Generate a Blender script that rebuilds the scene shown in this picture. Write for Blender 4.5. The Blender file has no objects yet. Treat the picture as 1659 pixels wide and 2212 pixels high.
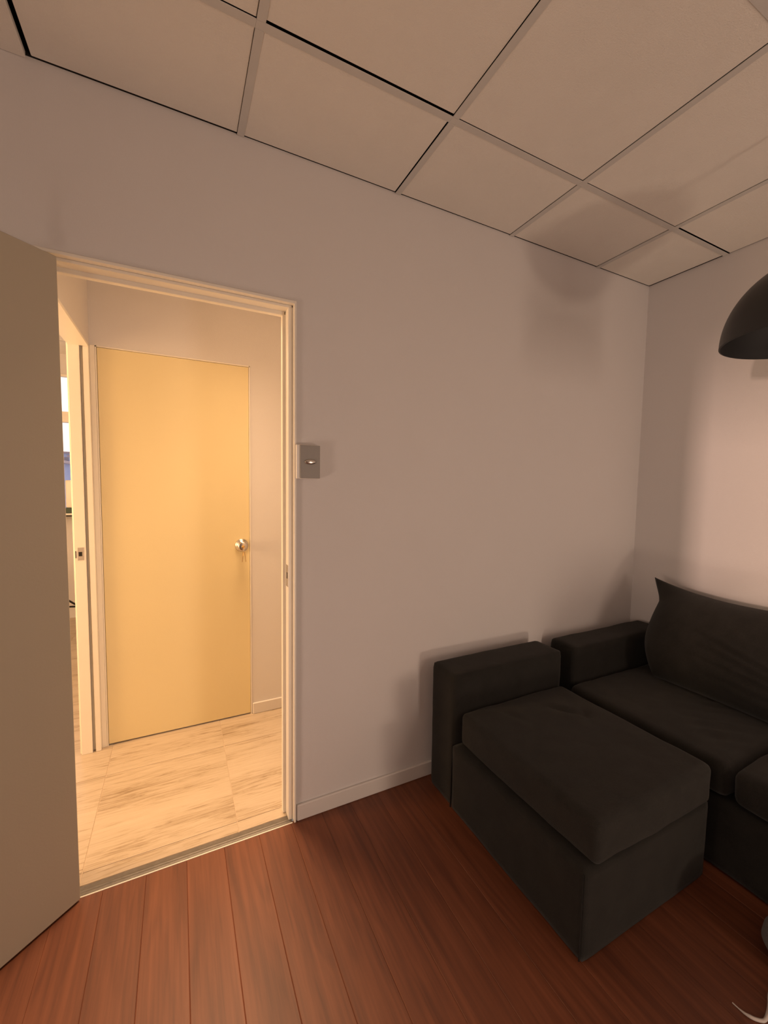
import bpy, bmesh, math, random
from mathutils import Vector, Matrix, noise
random.seed(7)
S = bpy.context.scene
C = S.collection

# ---------------------------------------------------------------- camera
def make_camera():
    yaw, pitch, roll, f = CAM_R
    fw = Vector((math.sin(yaw)*math.cos(pitch), math.cos(yaw)*math.cos(pitch), math.sin(pitch)))
    rt = Vector((math.cos(yaw), -math.sin(yaw), 0)); up = rt.cross(fw)
    c, s = math.cos(roll), math.sin(roll)
    r2 = rt*c + up*s; u2 = -rt*s + up*c
    m = Matrix((r2, u2, -fw)).transposed().to_4x4(); m.translation = CAM_P
    cd = bpy.data.cameras.new('camera'); cd.sensor_fit = 'HORIZONTAL'; cd.sensor_width = 36
    cd.lens = 36*f/1659; cd.clip_start = .02; cd.clip_end = 200
    o = bpy.data.objects.new('camera', cd); C.objects.link(o); o.matrix_world = m; S.camera = o
CAM_P = Vector((-2.4989, -1.5664, 1.3618)); CAM_R = (0.4620, -0.0684, 0.0153, 892.28)
make_camera()

# ---------------------------------------------------------------- world, lights, exposure
S.view_settings.view_transform = 'Standard'; S.view_settings.look = 'None'
S.view_settings.exposure = 0.0; S.view_settings.gamma = 1; S.view_settings.use_curve_mapping = False
w = bpy.data.worlds.new('sky'); S.world = w; w.use_nodes = True
w.node_tree.nodes['Background'].inputs[0].default_value = (1.0, .93, .86, 1)
w.node_tree.nodes['Background'].inputs[1].default_value = 1.5

def area(name, loc, tgt, sx, sy, power, col):
    l = bpy.data.lights.new(name, 'AREA'); l.shape = 'RECTANGLE'; l.size = sx; l.size_y = sy
    l.energy = power; l.color = col
    o = bpy.data.objects.new(name, l); C.objects.link(o); o.location = loc
    o.rotation_euler = (Vector(tgt)-Vector(loc)).to_track_quat('-Z', 'Y').to_euler()
    return o
WARM = (1.0, .71, .53)
# tall slit of the balcony door behind the camera
area('balcony_daylight', (-.85, -4.06, .9), (-.85, 0, .9), .26, 1.5, 17.5, WARM)
# added fill inside the left wall, brightening the left faces of the sofa
area('sofa_side_fill', (-3.8, -.85, .8), (-1.4, -.5, .35), .4, .5, 9, (1.0, .74, .58))
# unseen fill near the floor, added to brighten the ceiling from below
area('ceiling_uplight_fill', (-.88, -3.3, .16), (-1.3, -.6, 2.3), .2, .2, 13, (1.0, .75, .56))
# added evening source beyond the unseen side window, brightening the right wall
area('right_wall_fill', (-7.0, -2.6, 1.45), (0, -.8, 1.4), .1, .5, 225, (1.0, .66, .51))
# evening light in the corridor, coming through the far room
area('corridor_evening_light', (-4.7, .35, 1.35), (-2.4, .75, 1.1), .9, 1.3, 76, (1.0, .58, .25))
area('corridor_ceiling_lamp', (-2.2, .5, 2.50), (-2.25, -.25, 0), .5, .4, 19, (1.0, .64, .36)).data.spread = 1.5

# ---------------------------------------------------------------- materials
def srgb(r, g, b):
    f = lambda c: (c/255/12.92) if c/255 <= .04045 else ((c/255+.055)/1.055)**2.4
    return (f(r), f(g), f(b), 1)
class NT:
    def __init__(s, name):
        s.m = bpy.data.materials.new(name); s.m.use_nodes = True; s.t = s.m.node_tree
        s.b = s.t.nodes['Principled BSDF']
    def n(s, typ, **kw):
        nd = s.t.nodes.new(typ)
        for k, v in kw.items():
            if hasattr(nd, k): setattr(nd, k, v)
        return nd
    def l(s, a, b): s.t.links.new(a, b)
def setin(nd, **kw):
    for k, v in kw.items(): nd.inputs[k.replace('_', ' ')].default_value = v
def plain(name, col, rough=.6, metal=0., bump=0., scale=200., var=0., vscale=3., spec=.5):
    t = NT(name); setin(t.b, Base_Color=col, Roughness=rough, Metallic=metal)
    t.b.inputs['Specular IOR Level'].default_value = spec
    co = t.n('ShaderNodeTexCoord')
    if bump:
        nz = t.n('ShaderNodeTexNoise'); setin(nz, Scale=scale, Detail=3.); t.l(co.outputs['Object'], nz.inputs['Vector'])
        bp = t.n('ShaderNodeBump'); setin(bp, Strength=bump, Distance=.002); t.l(nz.outputs['Fac'], bp.inputs['Height'])
        t.l(bp.outputs[0], t.b.inputs['Normal'])
    if var:
        nz = t.n('ShaderNodeTexNoise'); setin(nz, Scale=vscale, Detail=4.); t.l(co.outputs['Object'], nz.inputs['Vector'])
        mx = t.n('ShaderNodeMix', data_type='RGBA')
        mx.inputs[6].default_value = tuple(c*(1-var) for c in col[:3])+(1,); mx.inputs[7].default_value = tuple(min(1, c*(1+var)) for c in col[:3])+(1,)
        t.l(nz.outputs['Fac'], mx.inputs[0]); t.l(mx.outputs[2], t.b.inputs['Base Color'])
    return t.m
def ramp(t, stops):
    r = t.n('ShaderNodeValToRGB'); e = r.color_ramp.elements
    while len(e) < len(stops): e.new(.5)
    for i, (p, c) in enumerate(stops): e[i].position = p; e[i].color = c
    return r
def wood():
    t = NT('reddish_laminate'); co = t.n('ShaderNodeTexCoord'); oi = t.n('ShaderNodeObjectInfo')
    mp = t.n('ShaderNodeMapping'); mp.inputs['Scale'].default_value = (60, 2.2, 1)
    ad = t.n('ShaderNodeVectorMath', operation='MULTIPLY_ADD'); ad.inputs[1].default_value = (1, 1, 1)
    sc = t.n('ShaderNodeVectorMath', operation='SCALE'); sc.inputs[0].default_value = (13, 37, 5)
    t.l(oi.outputs['Random'], sc.inputs['Scale']); t.l(co.outputs['Object'], ad.inputs[0]); t.l(sc.outputs[0], ad.inputs[2])
    t.l(ad.outputs[0], mp.inputs['Vector'])
    n1 = t.n('ShaderNodeTexNoise'); setin(n1, Scale=1., Detail=6., Roughness=.6, Distortion=.35); t.l(mp.outputs[0], n1.inputs['Vector'])
    mp2 = t.n('ShaderNodeMapping'); mp2.inputs['Scale'].default_value = (9, .9, 1); t.l(ad.outputs[0], mp2.inputs['Vector'])
    n2 = t.n('ShaderNodeTexNoise'); setin(n2, Scale=1.3, Detail=2., Distortion=1.2); t.l(mp2.outputs[0], n2.inputs['Vector'])
    wv = t.n('ShaderNodeMath', operation='MULTIPLY'); wv.inputs[1].default_value = 22; t.l(n2.outputs['Fac'], wv.inputs[0])
    sn = t.n('ShaderNodeMath', operation='SINE'); t.l(wv.outputs[0], sn.inputs[0])
    m1 = t.n('ShaderNodeMath', operation='MULTIPLY_ADD'); m1.inputs[1].default_value = .07; t.l(sn.outputs[0], m1.inputs[0]); t.l(n1.outputs['Fac'], m1.inputs[2])
    r = ramp(t, [(.25, srgb(88, 46, 28)), (.5, srgb(108, 60, 37)), (.75, srgb(122, 70, 45))]); t.l(m1.outputs[0], r.inputs[0])
    hs = t.n('ShaderNodeHueSaturation'); vr = t.n('ShaderNodeMapRange'); vr.inputs['To Min'].default_value = .94; vr.inputs['To Max'].default_value = 1.06
    t.l(oi.outputs['Random'], vr.inputs['Value']); t.l(vr.outputs[0], hs.inputs['Value']); t.l(r.outputs[0], hs.inputs['Color'])
    t.l(hs.outputs[0], t.b.inputs['Base Color'])
    bp = t.n('ShaderNodeBump'); setin(bp, Strength=.12, Distance=.001); t.l(n1.outputs['Fac'], bp.inputs['Height']); t.l(bp.outputs[0], t.b.inputs['Normal'])
    setin(t.b, Roughness=.5); return t.m
def travertine():
    t = NT('travertine_tile'); co = t.n('ShaderNodeTexCoord'); oi = t.n('ShaderNodeObjectInfo')
    sc = t.n('ShaderNodeVectorMath', operation='SCALE'); sc.inputs[0].default_value = (7, 11, 3); t.l(oi.outputs['Random'], sc.inputs['Scale'])
    ad = t.n('ShaderNodeVectorMath', operation='ADD'); t.l(co.outputs['Object'], ad.inputs[0]); t.l(sc.outputs[0], ad.inputs[1])
    mp = t.n('ShaderNodeMapping'); mp.inputs['Scale'].default_value = (5.0, 70, 1); t.l(ad.outputs[0], mp.inputs['Vector'])
    n1 = t.n('ShaderNodeTexNoise'); setin(n1, Scale=1., Detail=8., Roughness=.72, Distortion=1.1); t.l(mp.outputs[0], n1.inputs['Vector'])
    mp2 = t.n('ShaderNodeMapping'); mp2.inputs['Scale'].default_value = (.8, 5.5, 1); t.l(ad.outputs[0], mp2.inputs['Vector'])
    n2 = t.n('ShaderNodeTexNoise'); setin(n2, Scale=1.5, Detail=3., Distortion=.8); t.l(mp2.outputs[0], n2.inputs['Vector'])
    mx = t.n('ShaderNodeMix', data_type='FLOAT'); mx.inputs[0].default_value = .35
    t.l(n1.outputs['Fac'], mx.inputs[2]); t.l(n2.outputs['Fac'], mx.inputs[3])
    r = ramp(t, [(.36, srgb(134, 114, 92)), (.44, srgb(172, 155, 133)), (.5, srgb(186, 170, 150)), (.7, srgb(196, 182, 162))]); t.l(mx.outputs[0], r.inputs[0])
    t.l(r.outputs[0], t.b.inputs['Base Color']); setin(t.b, Roughness=.28)
    bp = t.n('ShaderNodeBump'); setin(bp, Strength=.1, Distance=.001); t.l(mx.outputs[0], bp.inputs['Height']); t.l(bp.outputs[0], t.b.inputs['Normal'])
    return t.m
def fabric(name, c1, c2, scale=900, sheen=.08, bumps=.5):
    t = NT(name); co = t.n('ShaderNodeTexCoord')
    n1 = t.n('ShaderNodeTexNoise'); setin(n1, Scale=float(scale), Detail=2.); t.l(co.outputs['Object'], n1.inputs['Vector'])
    n2 = t.n('ShaderNodeTexNoise'); setin(n2, Scale=12., Detail=5., Roughness=.6); t.l(co.outputs['Object'], n2.inputs['Vector'])
    mx = t.n('ShaderNodeMix', data_type='FLOAT'); mx.inputs[0].default_value = .3; t.l(n1.outputs['Fac'], mx.inputs[2]); t.l(n2.outputs['Fac'], mx.inputs[3])
    r = ramp(t, [(.35, c1), (.65, c2)]); t.l(mx.outputs[0], r.inputs[0]); t.l(r.outputs[0], t.b.inputs['Base Color'])
    bp = t.n('ShaderNodeBump'); setin(bp, Strength=bumps, Distance=.0015); t.l(n1.outputs['Fac'], bp.inputs['Height'])
    n3 = t.n('ShaderNodeTexNoise'); setin(n3, Scale=7., Detail=4., Distortion=1.); t.l(co.outputs['Object'], n3.inputs['Vector'])
    b2 = t.n('ShaderNodeBump'); setin(b2, Strength=.2, Distance=.01); t.l(n3.outputs['Fac'], b2.inputs['Height']); t.l(bp.outputs[0], b2.inputs['Normal'])
    t.l(b2.outputs[0], t.b.inputs['Normal'])
    setin(t.b, Roughness=.9); t.b.inputs['Sheen Weight'].default_value = sheen; t.b.inputs['Specular IOR Level'].default_value = .2
    return t.m
def glass():
    t = NT('window_glass'); nt = t.t; nt.nodes.remove(t.b)
    tr = t.n('ShaderNodeBsdfTransparent'); gl = t.n('ShaderNodeBsdfGlossy'); gl.inputs['Roughness'].default_value = .02
    fr = t.n('ShaderNodeFresnel'); fr.inputs[0].default_value = 1.45; mx = t.n('ShaderNodeMixShader')
    t.l(fr.outputs[0], mx.inputs[0]); t.l(tr.outputs[0], mx.inputs[1]); t.l(gl.outputs[0], mx.inputs[2])
    t.l(mx.outputs[0], nt.nodes['Material Output'].inputs[0]); return t.m
M = dict(
    wall=plain('painted_wall', (.71, .68, .67, 1), .75, bump=.25, scale=260, var=.02),
    tile=plain('ceiling_tile_board', (.83, .785, .72, 1), .9, bump=.7, scale=330, var=.035, vscale=9),
    tee=plain('ceiling_tee_paint', (.62, .60, .57, 1), .5, var=.05, vscale=20),
    dark=plain('dark_void', (.02, .017, .015, 1), .9),
    slab=plain('screed', (.05, .03, .02, 1), .9),
    cream=plain('cream_gloss_paint', (.88, .83, .74, 1), .38, bump=.1, scale=60, var=.02),
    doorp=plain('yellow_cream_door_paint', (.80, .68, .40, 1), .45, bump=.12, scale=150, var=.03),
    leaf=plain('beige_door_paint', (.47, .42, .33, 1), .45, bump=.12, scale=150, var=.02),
    base=plain('baseboard_paint', (.72, .68, .65, 1), .45),
    steel=plain('brushed_steel', (.62, .58, .54, 1), .25, 1.), brass=plain('brass_key', (.55, .33, .12, 1), .35, 1.),
    alu=plain('worn_aluminium', (.14, .125, .11, 1), .5, .2, bump=.4, scale=80, var=.3, vscale=40),
    grout=plain('grout', (.62, .50, .38, 1), .9),
    black=plain('black_metal', (.012, .012, .012, 1), .4), blackin=plain('black_lamp_inside', (.008, .008, .009, 1), .6),
    switch=plain('grey_switch_plate', (.30, .28, .26, 1), .45), white=plain('white_plastic', (.88, .85, .80, 1), .4),
    cable=plain('white_cable_rubber', (.62, .56, .52, 1), .5),
    plank=wood(), trav=travertine(), glass=glass(),
    sofa=fabric('dark_grey_weave', (.011, .0103, .0088, 1), (.026, .0245, .021, 1)),
    sofal=fabric('dark_grey_cushion_weave', (.012, .0112, .0095, 1), (.031, .029, .025, 1), 700, .1, .7),
    seam=plain('painted_seam_shadow', (.008, .007, .006, 1), .95),
    felt=fabric('grey_felt', (.10, .095, .09, 1), (.2, .185, .175, 1), 500),
    city1=plain('pale_facade', (.20, .27, .50, 1), .8, var=.1), city2=plain('blue_facade', (.12, .17, .36, 1), .8, var=.1),
    cityw=plain('facade_window', (.05, .06, .14, 1), .3), cityroof=plain('dull_roof', (.17, .14, .2, 1), .8),
    green=plain('dark_green_plastic', (.03, .06, .045, 1), .5))

# ---------------------------------------------------------------- mesh helpers
def link(name, bm, mat, parent=None, smooth=False, mats=None):
    me = bpy.data.meshes.new(name); bm.normal_update(); bm.to_mesh(me); bm.free()
    for m in (mats or [mat]): me.materials.append(m)
    if smooth:
        for pl in me.polygons: pl.use_smooth = True
    o = bpy.data.objects.new(name, me); C.objects.link(o)
    if parent: o.parent = parent
    return o
def bx(bm, x0, x1, y0, y1, z0, z1, bev=0., seg=1):
    r = bmesh.ops.create_cube(bm, size=1)['verts']
    for v in r: v.co = Vector((x0+(v.co.x+.5)*(x1-x0), y0+(v.co.y+.5)*(y1-y0), z0+(v.co.z+.5)*(z1-z0)))
    if bev:
        es = list({e for v in r for e in v.link_edges})
        bmesh.ops.bevel(bm, geom=es, offset=bev, segments=seg, profile=.5, affect='EDGES')
def box(name, dims, mat, parent=None, bev=0., seg=1, smooth=False):
    bm = bmesh.new(); bx(bm, *dims, bev=bev, seg=seg); return link(name, bm, mat, parent, smooth)
def boxes(name, lst, mat, parent=None, bev=0.):
    bm = bmesh.new()
    for d in lst: bx(bm, *d, bev=bev)
    return link(name, bm, mat, parent)
def tag(o, label, cat=None, group=None, kind=None):
    o['label'] = label
    if cat: o['category'] = cat
    if group: o['group'] = group
    if kind: o['kind'] = kind
    return o
def empty(name, loc=(0, 0, 0)):
    o = bpy.data.objects.new(name, None); C.objects.link(o); o.location = loc; o.empty_display_size = .1; return o
def struct(o, label=None):
    o['kind'] = 'structure'
    if label: o['label'] = label
    return o
def tube(bm, pts, rad, seg=10, close=True):
    pts = [Vector(p) for p in pts]; rads = rad if isinstance(rad, (list, tuple)) else [rad]*len(pts); rings = []
    for i, p in enumerate(pts):
        d = (pts[min(i+1, len(pts)-1)]-pts[max(i-1, 0)]).normalized()
        a = d.cross(Vector((0, 0, 1)))
        if a.length < .05: a = d.cross(Vector((1, 0, 0)))
        a.normalize(); b = d.cross(a)
        rings.append([bm.verts.new(p+(a*math.cos(t)+b*math.sin(t))*rads[i]) for t in [2*math.pi*k/seg for k in range(seg)]])
    for r0, r1 in zip(rings, rings[1:]):
        for k in range(seg): bm.faces.new((r0[k], r0[(k+1) % seg], r1[(k+1) % seg], r1[k]))
    if close: bm.faces.new(rings[0][::-1]); bm.faces.new(rings[-1])
    bmesh.ops.recalc_face_normals(bm, faces=bm.faces[:])
def lathe(bm, prof, seg=48, mat=Matrix()):
    rings = []
    for r, z in prof:
        if r < 1e-6: rings.append([bm.verts.new(mat @ Vector((0, 0, z)))])
        else: rings.append([bm.verts.new(mat @ Vector((r*math.cos(2*math.pi*k/seg), r*math.sin(2*math.pi*k/seg), z))) for k in range(seg)])
    for a, b in zip(rings, rings[1:]):
        for k in range(seg):
            if len(a) == 1 and len(b) == 1: continue
            if len(a) == 1: bm.faces.new((a[0], b[k], b[(k+1) % seg]))
            elif len(b) == 1: bm.faces.new((a[k], a[(k+1) % seg], b[0]))
            else: bm.faces.new((a[k], a[(k+1) % seg], b[(k+1) % seg], b[k]))
    bmesh.ops.recalc_face_normals(bm, faces=bm.faces[:])
def soft_box(x0, x1, y0, y1, z0, z1, r, n=(20, 20, 6), crown=0., wr=0., seed=0, top=None, bulge=0.):
    """upholstered block: rounded edges, crowned top, gently uneven cloth"""
    bm = bmesh.new(); c = Vector(((x0+x1)/2, (y0+y1)/2, (z0+z1)/2)); h = Vector(((x1-x0)/2, (y1-y0)/2, (z1-z0)/2))
    vs = {}
    def V(i, j, k):
        if (i, j, k) not in vs:
            def s(a, m, hh):   # cluster samples close to the edges
                t = 2*a/m-1; e = min(r*1.0/hh, .6)
                return math.copysign(abs(t)**.8, t) if m > 4 else t
            q = Vector((s(i, n[0], h.x)*h.x, s(j, n[1], h.y)*h.y, s(k, n[2], h.z)*h.z))
            inn = Vector([max(-(hh-r), min(hh-r, qq)) for qq, hh in zip(q, h)]); d = q-inn
            if d.length > 1e-9: q = inn+d.normalized()*r
            u, v, ww = q.x/h.x, q.y/h.y, q.z/h.z
            if q.z > 0: q.z += crown*(1-u*u)*(1-v*v)*(1 if abs(ww) > .5 else 0)
            if bulge:
                q.x += bulge*u*(1-v*v)*(1-ww*ww); q.y += bulge*v*(1-u*u)*(1-ww*ww)
            P = c+q
            if wr:
                nn = noise.noise(P*5+Vector((seed, 0, 0)))+.5*noise.noise(P*13+Vector((0, seed, 0)))
                q += Vector((u**7, v**7, ww**3)).normalized()*nn*wr if (u or v or ww) else Vector()
            if top and ww > .3: q.z += top(c+q)
            vs[(i, j, k)] = bm.verts.new(c+q)
        return vs[(i, j, k)]
    A, B, D = n
    for i in range(A):
        for j in range(B):
            bm.faces.new((V(i, j, D), V(i+1, j, D), V(i+1, j+1, D), V(i, j+1, D))); bm.faces.new((V(i, j, 0), V(i, j+1, 0), V(i+1, j+1, 0), V(i+1, j, 0)))
    for i in range(A):
        for k in range(D):
            bm.faces.new((V(i, 0, k), V(i+1, 0, k), V(i+1, 0, k+1), V(i, 0, k+1))); bm.faces.new((V(i, B, k), V(i, B, k+1), V(i+1, B, k+1), V(i+1, B, k)))
    for j in range(B):
        for k in range(D):
            bm.faces.new((V(0, j, k), V(0, j, k+1), V(0, j+1, k+1), V(0, j+1, k))); bm.faces.new((V(A, j, k), V(A, j+1, k), V(A, j+1, k+1), V(A, j, k+1)))
    return bm

# ---------------------------------------------------------------- room shell
H = 2.539
XL, YF = -3.9, -4.1            # left wall and the wall behind the camera
OL, OR, OT = -2.868, -2.105, 2.018   # doorway opening
T = .10
struct(boxes('wall_back', [(XL-.1, OL, 0, T, -.02, 2.543), (OR, .1, 0, T, -.02, 2.543), (OL, OR, 0, T, OT, 2.543)], M['wall']), 'pale painted wall with the doorway and grey switch')
struct(box('wall_right', (0, .1, YF-.1, 0, -.02, 2.543), M['wall']), 'pale painted wall behind the sofa')
WY0, WY1, WZ0, WZ1 = -2.7, -1.586, 1.1, 1.66
struct(boxes('wall_left', [(XL-.1, XL, YF-.1, WY0, -.02, 2.75), (XL-.1, XL, WY1, 0, -.02, 2.75), (XL-.1, XL, WY0, WY1, -.02, WZ0), (XL-.1, XL, WY0, WY1, WZ1, 2.75)], M['wall']))
BX0, BX1 = -1.0, -.7
struct(boxes('wall_front', [(XL, -3.3, YF-.1, YF, -.02, 2.75), (-3.3, BX0, YF-.1, YF, -.02, 2.75), (BX1, 0, YF-.1, YF, -.02, 2.75),
    (BX0, BX1, YF-.1, YF, 1.75, 2.75), (BX0, BX1, YF-.1, YF, -.02, .15)], M['wall']))
struct(boxes('baseboard_back', [(-2.094, -.001, -.012, 0, 0, .066), (XL, -2.89, -.012, 0, 0, .066)], M['base'], bev=.003), 'low painted baseboard right of the doorway')
struct(box('baseboard_right', (-.012, 0, YF, -.012, 0, .066), M['base'], bev=.003))

# laminate floor: single planks on a screed
fl = struct(box('floor', (XL, 0, YF, .0, -.06, -.0105), M['slab']), 'reddish brown laminate plank floor')
PW = .126; P0 = -2.7463; PL = 2.2; pm = {}
def plank_mesh(wd, ln):
    key = (round(wd, 4), round(ln, 4))
    if key in pm: return pm[key]
    bm = bmesh.new(); g = .0001; c = .0016; zt = 0; zb = -.010; x, y = wd/2-g, ln/2-g
    lo = [bm.verts.new(q) for q in ((-x, -y, zb), (x, -y, zb), (x, y, zb), (-x, y, zb))]
    mi = [bm.verts.new(q) for q in ((-x, -y, zt-.0009), (x, -y, zt-.0009), (x, y, zt-.0009), (-x, y, zt-.0009))]
    to = [bm.verts.new(q) for q in ((-x+c, -y+c, zt), (x-c, -y+c, zt), (x-c, y-c, zt), (-x+c, y-c, zt))]
    bm.faces.new(to); bm.faces.new(lo[::-1])
    for a, b in ((lo, mi), (mi, to)):
        for i in range(4): bm.faces.new((a[i], a[(i+1) % 4], b[(i+1) % 4], b[i]))
    me = bpy.data.meshes.new('plank'); bm.normal_update(); bm.to_mesh(me); bm.free(); me.materials.append(M['plank']); pm[key] = me; return me
k0 = math.floor((XL-P0)/PW); k1 = math.ceil((0-P0)/PW)
for k in range(k0, k1):
    a, b = max(P0+k*PW, XL), min(P0+(k+1)*PW, -.001)
    if b-a < .01: continue
    y = -1.35-((k*.377+.61) % 1.)*1.4; ys = [0.]
    while y > YF: ys.append(y); y -= PL
    ys.append(YF)
    for ya, yb in zip(ys, ys[1:]):
        if ya-yb < .02: continue
        o = bpy.data.objects.new('plank', plank_mesh(b-a, ya-yb)); C.objects.link(o); o.parent = fl; o.location = ((a+b)/2, (ya+yb)/2, 0)

# suspended ceiling: boards resting on tees, near-black boxes above paint the shade of the void
ce = struct(boxes('ceiling', [(XL-.1, .1, YF-.1, T, 2.68, 2.75), (XL-.1, .1, .0, T, 2.5435, 2.68), (.0, .1, YF-.1, 0, 2.5435, 2.68)], M['dark']), 'suspended ceiling of pale boards in a white grid')
XS = [0, -.459, -1.069, -1.679, -2.289, -2.856, -3.26, XL]
YS = [0, -.3844, -.995, -1.605, -2.215, -2.825, -3.435, YF]
tb = .0115
for i, (xa, xb) in enumerate(zip(XS, XS[1:])):
    for j, (ya, yb) in enumerate(zip(YS, YS[1:])):
        if i == 5: continue
        dx1 = dy1 = .004; dx0 = dy0 = .0120
        if j == 0: dy0 = .0055
        if i == 0: dx0 = .005
        if (i, j) == (4, 0): dy0 = .0075; dx1 = .008
        if (i, j) == (3, 1): dy0 = .0165
        if (i, j) == (0, 0): dx0 = .011; dy1 = .004
        if (i, j) == (0, 1): dy0 = .0165
        if (i, j) == (3, 0): dx0 = .0150
        o = box('ceiling_tile', (xb+dx1, xa-dx0, yb+dy1, ya-dy0, H+.002+random.uniform(0, .0012), H+.016), M['tile'], ce, bev=.0015)
# lower gypsum strip at the left end of the grid
box('ceiling_tile', (-3.26, XS[5]-.006, YF, -.001, H-.004, H+.014), M['tile'], ce, bev=.001)
for x in XS[1:5]:
    for ya, yb in zip(YS, YS[1:]):
        box('tee_bar', (x-tb, x+tb, yb+tb if yb > YF else yb, ya-tb if ya < 0 else ya-.001, H-.0012, H+.0016), M['tee'], ce, bev=.0005)
for y in YS[1:-1]:
    for xa, xb in zip(XS[:5], XS[1:6]):
        box('tee_bar', (xb-tb if xb > -2.8 else xb+.008, xa-tb if xa < 0 else -.001, y-tb, y+tb, H-.0006, H+.0018), M['tee'], ce, bev=.0005)

# ---------------------------------------------------------------- corridor and far room shell
HY = .87; PX = -2.945
DX0, DX1, DT = -2.846, -2.134, 2.001
struct(boxes('wall_hall', [(-2.87, DX0, HY, HY+.1, -.02, 2.75), (DX1, -.9, HY, HY+.1, -.02, 2.75), (DX0, DX1, HY, HY+.1, DT, 2.75)], M['wall']), 'corridor wall around the yellow door')
struct(box('wall_hall_end', (-.9, -.8, T, HY+.1, -.02, 2.75), M['wall']))
struct(boxes('wall_hall_left', [(PX, -2.87, T, HY+.1, 1.995, 2.75), (PX, -2.871, .866, HY+.1, -.02, 1.995)], M['wall']), 'corridor wall above the side opening')
struct(box('wall_far_right', (PX, PX+.07, HY+.1, 3.36, -.02, 2.75), M['wall']))
FX0 = -5.5
wX0, wX1 = -5.1, -3.15
struct(boxes('wall_far', [(FX0, PX+.07, 3.36, 3.48, -.02, 1.04), (FX0, PX+.07, 3.36, 3.48, 2.35, 2.75), (FX0, wX0, 3.36, 3.48, 1.04, 2.35), (wX1, PX+.07, 3.36, 3.48, 1.04, 2.35)], M['wall']), 'far room wall under and over the bright window')
struct(boxes('wall_far_left', [(FX0-.1, FX0, T, 3.48, -.02, .9), (FX0-.1, FX0, T, 3.48, 2.2, 2.75), (FX0-.1, FX0, T, .25, .9, 2.2), (FX0-.1, FX0, 1.7, 3.48, .9, 2.2)], M['wall']))
struct(box('wall_far_front', (FX0-.1, XL-.1, 0, T, -.02, 2.75), M['wall']))
struct(box('ceiling_hall', (FX0-.1, -.8, T, 3.48, H, 2.75), M['tile']), 'plain ceiling of the corridor and far room')
box('tee_bar', (FX0, PX-.01, 2.9, 2.925, H-.004, H), M['tee'], bpy.data.objects['ceiling_hall'])
boxes('baseboard_hall', [(DX1+.006, -.9, HY-.011, HY, 0, .066)], M['base'], bev=.003)
struct(bpy.data.objects['baseboard_hall'], 'low baseboard right of the yellow corridor door')
fh = struct(box('floor_hall', (FX0, -.9, .035, 3.36, -.06, -.0018), M['grout']), 'pale streaked stone tile floor beyond the doorway')
tx = [-2.82+.51*k for k in range(-6, 5)]; ty = [.09+.53*k for k in range(-1, 7)]; tmm = {}
for xa, xb in zip(tx, tx[1:]):
    for ya, yb in zip(ty, ty[1:]):
        a0, a1, b0, b1 = max(xa, FX0)+.0012, min(xb, -.9)-.0012, max(ya, .036)+.0012, min(yb, 3.36)-.0012
        if a1-a0 < .02 or b1-b0 < .01: continue
        key = (round(a1-a0, 3), round(b1-b0, 3))
        if key not in tmm:
            bm = bmesh.new(); bx(bm, -(a1-a0)/2, (a1-a0)/2, -(b1-b0)/2, (b1-b0)/2, -.0018, 0, bev=.0008)
            me = bpy.data.meshes.new('tile'); bm.to_mesh(me); bm.free(); me.materials.append(M['trav']); tmm[key] = me
        o = bpy.data.objects.new('tile', tmm[key]); C.objects.link(o); o.parent = fh; o.location = ((a0+a1)/2, (b0+b1)/2, 0)

# doorway frame (pressed profile: lip, rebate, stop)
fr = empty('trim_1', (OR, 0, 0)); struct(fr, 'cream painted frame around the open doorway')
def fpart(name, lst, mat='cream', bev=.0015):
    o = boxes(name, lst, M[mat], None, bev); o.parent = fr; o.matrix_parent_inverse = Matrix.Translation(-Vector(fr.location)); return o
fpart('jamb', [(OR-.001, OR+.007, -.014, .010, 0, OT+.009), (OR-.018, OR+.0, .010, T+.006, 0, OT-.006), (OR-.030, OR-.016, .056, .078, 0, OT-.02), (OR-.004, OR+.02, T, T+.008, 0, OT+.02)])
fpart('jamb', [(OL-.007, OL+.001, -.012, .0, 0, OT+.009), (OL, OL+.01, .002, T+.006, 0, OT), (OL+.009, OL+.022, .052, .078, 0, OT-.02)])
fpart('frame_head', [(OL, OR, -.014, .010, OT-.001, OT+.009), (OL+.004, OR-.004, .010, T+.006, OT-.010, OT), (OL+.022, OR-.022, .056, .078, OT-.024, OT-.008)])
sp = fpart('strike_plate', [(OR-.0196, OR-.0175, .014, .042, .955, .986), (OR-.0196, OR-.0175, .014, .042, 1.010, 1.04), (OR-.0196, OR-.0175, .035, .042, .986, 1.01), (OR-.0196, OR-.0175, .014, .019, .986, 1.01)], 'steel', .0004)
fpart('latch_hole', [(OR-.0184, OR-.0176, .019, .035, .986, 1.010)], 'dark', 0)

# threshold strip
th = empty('trim_2', (-2.47, 0, 0)); struct(th, 'worn aluminium threshold strip in the doorway')
bm = bmesh.new(); bx(bm, OL+.004, OR-.006, -.006, .034, -.008, .0005)
link('strip', bm, M['alu'], None).parent = th; th.children[0].location = (2.47, 0, 0)
bm = bmesh.new(); n = 60
pr = []
for i in range(n+1):
    x = OL+.004+(OR-.01-OL)*i/n; h = .0026+.0008*noise.noise(Vector((x*9, 0, 0)))
    pr.append([bm.verts.new((x, -.004+.0015*noise.noise(Vector((x*20, 3, 0))), .0003)), bm.verts.new((x, .003, h)), bm.verts.new((x, .009, .0012)), bm.verts.new((x, .013, h)), bm.verts.new((x, .019, .0006))])
for a, b in zip(pr, pr[1:]):
    for k in range(4): bm.faces.new((a[k], b[k], b[k+1], a[k+1]))
o = link('ridge', bm, M['alu']); o.parent = th; o.location = (2.47, 0, 0)
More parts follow.
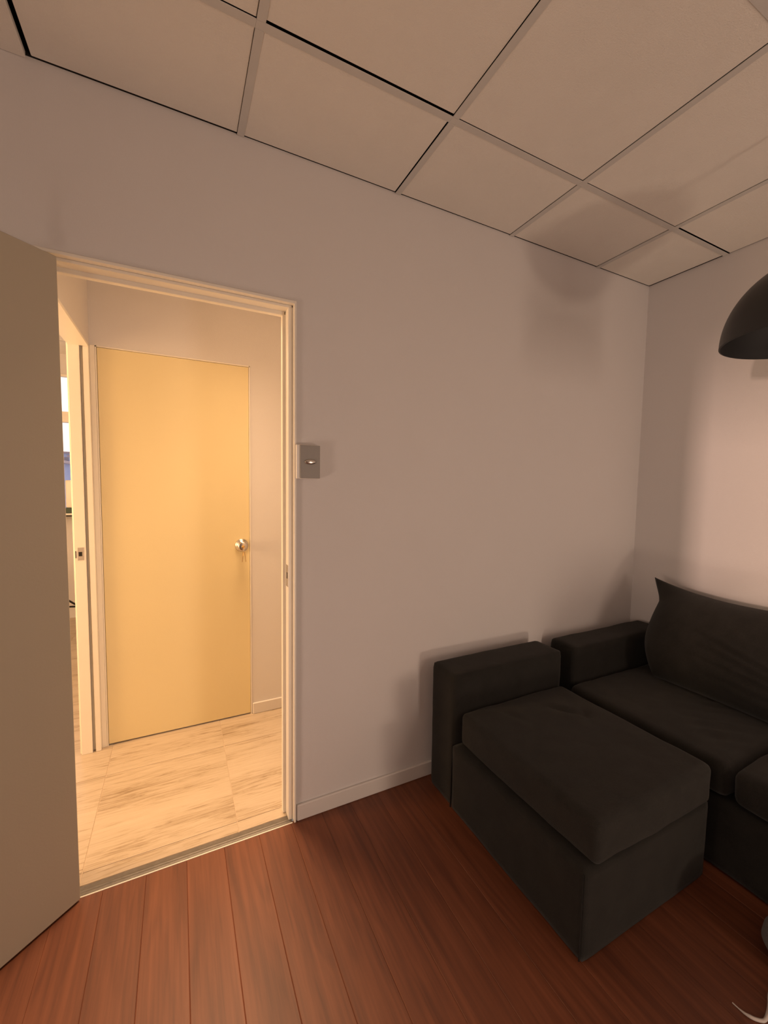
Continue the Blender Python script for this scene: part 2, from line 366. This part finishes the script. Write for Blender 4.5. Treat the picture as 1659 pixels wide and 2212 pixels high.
bm = bmesh.new(); bx(bm, OL+.004, OR-.006, -.0105, -.0062, -.004, .0016, bev=.0006)
o = link('edging', bm, M['cream']); o.parent = th; o.location = (2.47, 0, 0)

# ---------------------------------------------------------------- doors
d1 = empty('door_1', (-2.804, -.02, 0)); struct(d1, 'beige door leaf standing wide open at the left edge'); d1['category'] = 'door'
d1.rotation_euler = (0, 0, math.atan2(-.139, -.159))
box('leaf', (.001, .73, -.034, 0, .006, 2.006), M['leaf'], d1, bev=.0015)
bm = bmesh.new(); mt = Matrix.Translation((.67, 0, 1.0)) @ Matrix.Rotation(math.radians(-90), 4, 'X')
lathe(bm, [(0, 0), (.034, 0), (.034, .004), (.012, .01), (.012, .03), (.026, .042), (.028, .055), (.02, .066), (0, .068)], 32, mt)
o = link('knob', bm, M['steel'], d1, True)
for z in (.25, 1.0, 1.78):
    bm = bmesh.new(); tube(bm, [(-.002, -.03, z-.045), (-.002, -.03, z+.045)], .0045, 10); link('hinge', bm, M['steel'], d1, True)

d2 = empty('door_2', (-2.49, HY, 0)); struct(d2, 'yellow cream flush door across the corridor with keys in the knob'); d2['category'] = 'door'
def dpart(name, bm, mat, smooth=False, parent=None):
    o = link(name, bm, M[mat], None, smooth); o.parent = parent or d2
    if not parent: o.location = (2.49, -HY, 0)
    return o
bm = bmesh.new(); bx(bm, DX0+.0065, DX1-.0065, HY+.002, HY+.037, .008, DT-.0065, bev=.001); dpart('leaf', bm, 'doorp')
bm = bmesh.new()
for d in ((DX0, DX0+.005, HY-.002, HY+.06, 0, DT), (DX1-.005, DX1, HY-.002, HY+.06, 0, DT), (DX0, DX1, HY-.002, HY+.06, DT-.005, DT)): bx(bm, *d)
dpart('door_lining', bm, 'cream')
K = Vector((-2.183, HY+.002, 1.002))
mt = Matrix.Translation(K) @ Matrix.Rotation(math.radians(90), 4, 'X')
bm = bmesh.new(); lathe(bm, [(0, 0), (.036, 0), (.0365, .003), (.033, .008), (.014, .012), (.012, .022), (.018, .030), (.0255, .040), (.0275, .050), (.0265, .058), (.022, .062), (.012, .0635), (0, .0635)], 40, mt)
kn = dpart('knob', bm, 'steel', True)
bm = bmesh.new(); mt2 = Matrix.Translation(K+Vector((0, -.0635, 0))) @ Matrix.Rotation(math.radians(90), 4, 'X'); lathe(bm, [(0, 0), (.008, 0), (.008, .003), (0, .003)], 20, mt2)
o = link('key_cylinder', bm, M['brass'], kn, True)
bm = bmesh.new(); bx(bm, K.x-.0012, K.x+.0012, K.y-.092, K.y-.066, K.z-.010, K.z+.010, bev=.001); o = link('key_head', bm, M['brass'], kn)
# keys hanging from the one in the cylinder
kr = empty('key_bunch', (K.x, K.y-.085, K.z-.004)); tag(kr, 'small bunch of brass keys hanging from the corridor door knob', 'keys')
bm = bmesh.new(); pts = [(0, .009*math.sin(a), -.012-.012*math.cos(a)) for a in [2*math.pi*i/20 for i in range(21)]]; tube(bm, pts, .0011, 6); link('ring', bm, M['steel'], kr, True)
for s, (dx, tl) in enumerate(((-.003, .10), (.004, -.12))):
    bm = bmesh.new(); bx(bm, -.001, .001, -.0095, .0095, -.02, 0, bev=.0009); bx(bm, -.001, .001, -.0035, .0035, -.055, -.018)
    for t in range(4): bx(bm, -.001, .001, .003, .0058-.001*(t % 2), -.052+t*.007, -.048+t*.007)
    o = link('key', bm, M['brass'], kr); o.location = (dx, 0, -.022); o.rotation_euler = (tl*.3, tl, 0)

# side opening of the corridor: frame with strike plate
sf = empty('trim_3', (PX, .84, 0)); struct(sf, 'cream frame of the side opening to the far room')
def spart(name, lst, mat='cream', bev=.0015):
    o = boxes(name, lst, M[mat], None, bev); o.parent = sf; o.location = (-PX, -.84, 0); return o
spart('jamb', [(PX-.004, -2.903, .838, .85, 0, 1.995), (-2.905, -2.889, .862, .8655, 0, 1.995), (-2.891, -2.868, .842, .868, 0, 1.995), (PX-.010, PX-.002, .85, .88, 0, 1.995)])
spart('casing', [(-2.868, DX0-.0008, HY-.006, HY-.0005, 0, DT)])
spart('frame_head', [(PX-.004, -2.866, T+.01, .838, 1.984, 1.996)])
spart('strike_plate', [(-2.936, -2.912, .8365, .838, .973, .992), (-2.936, -2.912, .8365, .838, 1.013, 1.034), (-2.918, -2.912, .8365, .838, .992, 1.013), (-2.936, -2.932, .8365, .838, .992, 1.013)], 'steel', .0003)
spart('latch_hole', [(-2.932, -2.918, .8372, .8379, .992, 1.013)], 'dark', 0)
spart('strike_lip', [(-2.9448, -2.942, .8366, .838, .984, 1.018)], 'dark', 0)

# ---------------------------------------------------------------- windows
def window(name, lab, frames, panes, mat='cream'):
    wn = empty(name, (frames[0][0], frames[0][2], frames[0][4])); struct(wn, lab); L = -Vector(wn.location)
    o = boxes('window_frame', frames, M[mat], None, .002); o.parent = wn; o.location = L
    for pn in panes:
        o = box('pane', pn, M['glass']); o.parent = wn; o.location = L
    return wn
y0, y1 = 3.37, 3.43
window('window_1', 'bright far room window with a transom and a city view', [(wX0, wX1, y0, y1, 1.04, 1.06), (wX0, wX1, y0, y1, 2.33, 2.35), (wX0, wX0+.03, y0, y1, 1.06, 2.33), (wX1-.03, wX1, y0, y1, 1.06, 2.33), (wX0+.03, wX1-.03, 3.35, y1, 1.90, 2.0)],
       [(wX0+.03, wX1-.03, 3.40, 3.404, 1.06, 1.90), (wX0+.03, wX1-.03, 3.40, 3.404, 2.0, 2.33)])
struct(boxes('trim_4', [(wX0-.05, wX1+.05, 3.18, 3.36, 1.025, 1.04)], M['white'], bev=.002), 'white shelf under the far room window')
struct(boxes('trim_5', [(wX0-.05, wX1+.05, 3.19, 3.36, 1.008, 1.0245)], M['black']), 'black rail under the shelf of the far window')
window('window_unseen', None, [(XL-.08, XL-.03, WY0, WY0+.03, WZ0, WZ1), (XL-.08, XL-.03, WY0+.03, WY1, WZ0, WZ0+.02), (XL-.08, XL-.03, WY0+.03, WY1, WZ1-.02, WZ1)], [(XL-.06, XL-.056, WY0+.03, WY1, WZ0+.02, WZ1-.02)])  # unseen window, added with its opening shaped for the right wall glow

# ---------------------------------------------------------------- sofa with chaise
so = empty('corner_sofa', (-.8, -.5, 0)); tag(so, 'dark charcoal fabric sofa seat with armrest against the right wall', 'sofa')
ch = empty('chaise_module', (-1.2, -.45, 0)); tag(ch, 'dark charcoal chaise with its own low armrest, standing nearest the doorway', 'sofa')
def part(root, name, bm, mat, smooth=True, parent=None):
    o = link(name, bm, M[mat], None, smooth); o.parent = parent or root
    o.location = -Vector(root.location) if not parent else (0, 0, 0); return o
X0, X1 = -1.492, -.868
part(ch, 'armrest', soft_box(X0, X1+.012, -.217, -.055, .004, .572, .016, (22, 10, 16), crown=.004, wr=.0035, seed=3), 'sofa')
part(ch, 'base', soft_box(X0-.002, X1+.002, -.855, -.219, .004, .277, .008, (22, 22, 10), wr=.003, seed=5), 'sofa')
def dents(P):
    g = lambda x, y, a, sx, sy, dirx=1, diry=0: 1.8*a*math.exp(-(((P.x-x)*dirx+(P.y-y)*diry)/sx)**2-((-(P.x-x)*diry+(P.y-y)*dirx)/sy)**2)
    return g(-1.06, -.40, -.007, .018, .07, .8, .6)+g(-.99, -.46, -.008, .022, .05, .7, -.7)+g(-1.28, -.36, -.004, .015, .05, .9, .3)+g(-1.1, -.6, -.006, .16, .16)
part(ch, 'seat_cushion', soft_box(-1.458, X1+.004, -.860, -.222, .277, .412, .022, (44, 44, 8), crown=.022, wr=.004, seed=9, top=dents, bulge=.004), 'sofal')
# front corner seam and armrest seam, their shadow painted as near-black tubes
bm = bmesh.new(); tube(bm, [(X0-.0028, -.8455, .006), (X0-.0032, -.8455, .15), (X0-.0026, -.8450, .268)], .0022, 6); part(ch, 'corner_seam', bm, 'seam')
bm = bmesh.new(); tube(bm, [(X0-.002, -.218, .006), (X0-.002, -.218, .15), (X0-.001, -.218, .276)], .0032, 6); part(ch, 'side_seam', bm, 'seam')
for x in (X0+.06, X1-.06):
    for y in (-.79, -.11): pass
# sofa proper
SX = -.808
part(so, 'armrest', soft_box(SX+.048, -.016, -.217, -.055, .004, .566, .02, (26, 10, 16), crown=.006, wr=.004, seed=13), 'sofa')
part(so, 'backrest', soft_box(-.17, -.016, -2.25, -.219, .004, .548, .02, (8, 40, 14), wr=.003, seed=15), 'sofa')
part(so, 'base', soft_box(SX+.012, -.172, -2.25, -.219, .004, .268, .010, (22, 40, 8), wr=.003, seed=17), 'sofa')
def dents2(P):
    r = 0
    for i in range(9):
        x = -.62+.05*i; r += .006*math.sin((P.y*1.0+P.x*.5)*70+i*1.7)*math.exp(-((P.x-x)/.05)**2-((P.y+.75-.02*i)/.1)**2)*.7
    return r-.006*math.exp(-((P.x+.5)/.2)**2-((P.y+.5)/.25)**2)
part(so, 'seat_cushion', soft_box(SX-.0, -.174, -.880, -.222, .272, .398, .032, (44, 44, 8), crown=.016, wr=.005, seed=21, top=dents2, bulge=.003), 'sofal')
part(so, 'seat_cushion', soft_box(SX-.0, -.174, -1.54, -.888, .272, .398, .032, (30, 30, 8), crown=.016, wr=.005, seed=23, bulge=.003), 'sofal')
part(so, 'seat_cushion', soft_box(SX-.0, -.174, -2.22, -1.548, .272, .398, .032, (20, 20, 8), crown=.016, wr=.005, seed=25, bulge=.003), 'sofal')

# big back cushion leaning on the backrest
def pillow(w_, h_, t_, n=64):
    bm = bmesh.new(); g = {}
    for side in (1, -1):
        for i in range(n+1):
            for j in range(n+1):
                u, v = 2*i/n-1, 2*j/n-1
                if side == -1 and (i in (0, n) or j in (0, n)): g[(side, i, j)] = g[(1, i, j)]; continue
                tt = (1-v)/2
                ins = .010*math.exp(-((tt-.22)/.14)**2)+.050*min(1, tt*4)+.13*max(0, tt-.55)**2/.2025
                x = u*w_/2*(1-.03*(1-v*v)*abs(u)**3)+(ins*abs(u)**3 if u < 0 else 0); z = v*h_/2*(1-.03*(1-u*u)*abs(v)**3)-.045*(1-u*u)*max(0, v)**2
                th = ((1-abs(u)**3)**.6)*((1-abs(v)**3)**.6)*(1-.25*u*u-.2*v*v)
                y = -side*t_/2*th*(1.0-.30*v)
                if side == 1:
                    P = Vector((x, z, 0)); fold = 0
                    for q in range(5):   # creases fanning out of the lower outer part
                        a = .25+.17*q; cx, cz = .12+.03*q, -.05-.045*q
                        dd = (z-cz)-(x-cx)*math.tan(-.28+.07*q)
                        m_ = 1/(1+math.exp(-(x-.02-.02*q)*22))
                        fold += -.012*math.exp(-(dd/.009)**2)*m_+.007*math.exp(-((dd-.018)/.012)**2)*m_
                    y -= fold*th+.006*noise.noise(P*6)*th+.002*noise.noise(P*17)*th
                g[(side, i, j)] = bm.verts.new((x, y, z))
    for side in (1, -1):
        for i in range(n):
            for j in range(n):
                f = [g[(side, i, j)], g[(side, i+1, j)], g[(side, i+1, j+1)], g[(side, i, j+1)]]
                try: bm.faces.new(f if side == 1 else f[::-1])
                except ValueError: pass
    bmesh.ops.recalc_face_normals(bm, faces=bm.faces[:]); return bm
pi_ = link('back_cushion', pillow(.80, .52, .25), M['sofal'], None, True)
tag(pi_, 'large dark charcoal back cushion leaning against the right wall on the sofa', 'cushion')
PB, PT = Vector((-.350, 0, .405)), Vector((-.108, 0, .857))
up = (PT-PB).normalized(); right = Vector((0, -1, 0)); nrm = right.cross(up)   # local x -> -Y, z -> up
m = Matrix((right, (up.cross(right)), up)).transposed().to_4x4(); m.translation = (PB+PT)/2+Vector((0, -.592, 0)); pi_.matrix_world = m

# ---------------------------------------------------------------- lamp
LR = .235; LC = Vector((-.72, -.98, 1.838))
la = empty('pendant_lamp', LC); tag(la, 'black dome lamp shade hanging at the right edge above the sofa', 'lamp')
prof = [(LR*math.cos(a)**.92 if a < 1.55 else .018, .245*math.sin(a)) for a in [i*math.pi/2/24 for i in range(25)]]
bm = bmesh.new(); lathe(bm, prof[:-1]+[(.02, .246), (0, .246)], 96); link('shade', bm, M['black'], la, True)
bm = bmesh.new(); lathe(bm, [(LR, 0), (LR-.004, -.002)]+[(max(r-.004, .001), max(z-.003, 0)) for r, z in prof], 96); link('shade_lining', bm, M['blackin'], la, True)
bm = bmesh.new(); lathe(bm, [(0, .25), (.022, .25), (.022, .29), (.008, .30), (0, .30)], 24); link('socket_cap', bm, M['black'], la, True)
bm = bmesh.new(); tube(bm, [(0, 0, .29), (0, 0, H-LC.z-.001)], .003, 8); link('cord', bm, M['black'], la, True)
bm = bmesh.new(); lathe(bm, [(0, .09), (.02, .10), (.03, .13), (.024, .16), (.014, .19), (.014, .24), (0, .24)], 24); link('bulb', bm, M['white'], la, True)

# ---------------------------------------------------------------- switch
sw = empty('light_switch', (-2.05, 0, 1.44)); tag(sw, 'square grey wall switch beside the door frame', 'switch')
bm = bmesh.new(); bx(bm, -.0515, .0385, -.028, -.0005, -.064, .064, bev=.003, seg=2); link('back_box', bm, M['white'], sw, True)
bm = bmesh.new(); bx(bm, -.0395, .0385, -.0325, -.028, -.062, .062, bev=.0015); link('plate', bm, M['switch'], sw)
bm = bmesh.new(); lathe(bm, [(0, .0), (.016, 0), (.0165, .003), (.013, .0055), (0, .006)], 32, Matrix.Translation((0, -.0325, 0)) @ Matrix.Rotation(math.radians(90), 4, 'X') @ Matrix.Diagonal((1.35, .6, 1, 1))); link('button', bm, M['steel'], sw, True)

# ---------------------------------------------------------------- grey felt object and its cable on the floor
fe = bmesh.new(); lathe(fe, [(0, .0), (.05, .001), (.078, .012), (.092, .04), (.088, .07), (.066, .094), (.034, .107), (0, .11)], 40)
fe = link('floor_pouf', fe, M['felt'], None, True); fe.location = (-.925, -1.135, 0); fe.rotation_euler = (0, 0, .4); tag(fe, 'small rounded grey felt item at the lower right edge', 'ornament')
bm = bmesh.new()
cp = [(-1.205, -1.087), (-1.205, -1.100), (-1.204, -1.114), (-1.199, -1.126), (-1.190, -1.136), (-1.178, -1.143), (-1.160, -1.142), (-1.13, -1.135), (-1.09, -1.122), (-1.04, -1.12), (-1.0, -1.15), (-.98, -1.22), (-.96, -1.4)]
def smooth_pts(c, m_=8):
    out = []
    for i in range(len(c)-1):
        p0, p1, p2, p3 = [Vector(c[max(0, min(len(c)-1, k))]).to_2d() for k in (i-1, i, i+1, i+2)]
        for s in range(m_):
            t = s/m_; out.append(.5*((2*p1)+(-p0+p2)*t+(2*p0-5*p1+4*p2-p3)*t*t+(-p0+3*p1-3*p2+p3)*t**3))
    return out+[Vector(c[-1])]
pp = smooth_pts(cp); rr = [.0016+.0026*min(1, max(0, (i-8)/14)) for i in range(len(pp))]
tube(bm, [(q.x, q.y, r+.0003) for q, r in zip(pp, rr)], rr, 8)
tag(link('cable', bm, M['cable'], None, True), 'thin white cable curling on the dark floor at lower right', 'cable')

# ---------------------------------------------------------------- far room things
bo = empty('cream_case', (-3.31, 3.25, 1.04)); tag(bo, 'cream rounded case on the shelf before the far window', 'case')
bm = bmesh.new(); bx(bm, -.135, .14, -.04, .04, .05, .31, bev=.012, seg=3); link('body', bm, M['cream'], bo, True)
bm = bmesh.new(); bx(bm, -.15, .15, -.05, .05, .0005, .05, bev=.003); link('foot', bm, M['green'], bo)
st = empty('black_stool', (-3.5, 2.6, 0)); tag(st, 'black metal stool frame glimpsed past the open door', 'stool')
bm = bmesh.new(); lathe(bm, [(0, .60), (.13, .60), (.135, .61), (.135, .63), (.12, .64), (0, .64)], 32); o = link('seat', bm, M['black'], st, True); o.location = (-.22, 0, 0)
bm = bmesh.new(); tube(bm, [(.245, 0, .295), (-.12, 0, .60)], .008, 8); link('brace', bm, M['black'], st, True)
bm = bmesh.new(); tube(bm, [(.245, 0, .298), (-.5, 0, .36)], .008, 8); link('rail', bm, M['black'], st, True)
for x in (.25, -.5):
    bm = bmesh.new(); tube(bm, [(x, 0, .0), (x, 0, .30 if x > 0 else .36)], .009, 8); link('leg', bm, M['black'], st, True)
for s in (-1, 1):
    bm = bmesh.new(); tube(bm, [(-.3, s*.2, .0), (-.22, s*.05, .60)], .009, 8); link('leg', bm, M['black'], st, True)

# ---------------------------------------------------------------- city outside
def building(x0, x1, y, top, mat, lab, cols, rows, dz, ztop, nm='apartment_building'):
    b = empty(nm, ((x0+x1)/2, y, -9)); tag(b, lab, 'building', 'buildings outside the far window'); L = -Vector(b.location)
    o = box('wall', (x0, x1, y, y+4, -9, top), M[mat]); o.parent = b; o.location = L
    o = box('roof', (x0-.1, x1+.1, y-.12, y+4, top, top+.06), M['cityroof']); o.parent = b; o.location = L
    for r in range(rows):
        o = box('ledge', (x0-.04, x1+.04, y-.07, y, ztop-r*dz-.22, ztop-r*dz-.17), M['city2' if mat == 'city1' else 'city1']); o.parent = b; o.location = L
        for c in range(cols):
            xx = x0+.2+c*(x1-x0-.4)/max(1, cols-1)
            o = box('window', (xx-.06, xx+.06, y-.02, y+.01, ztop-r*dz-.14, ztop-r*dz+.08), M['cityw']); o.parent = b; o.location = L
building(-7.6, -5.62, 15.5, 2.2, 'city1', 'farthest pale block beyond the far window', 6, 6, .42, 2.0)
building(-6.05, -4.9, 9.4, 1.72, 'city2', 'nearest darker blue block beyond the far window', 9, 6, .27, 1.62)
building(-5.5, -3.6, 14.6, 2.05, 'city1', 'pale block to the right, beyond the far window', 7, 6, .42, 1.85)
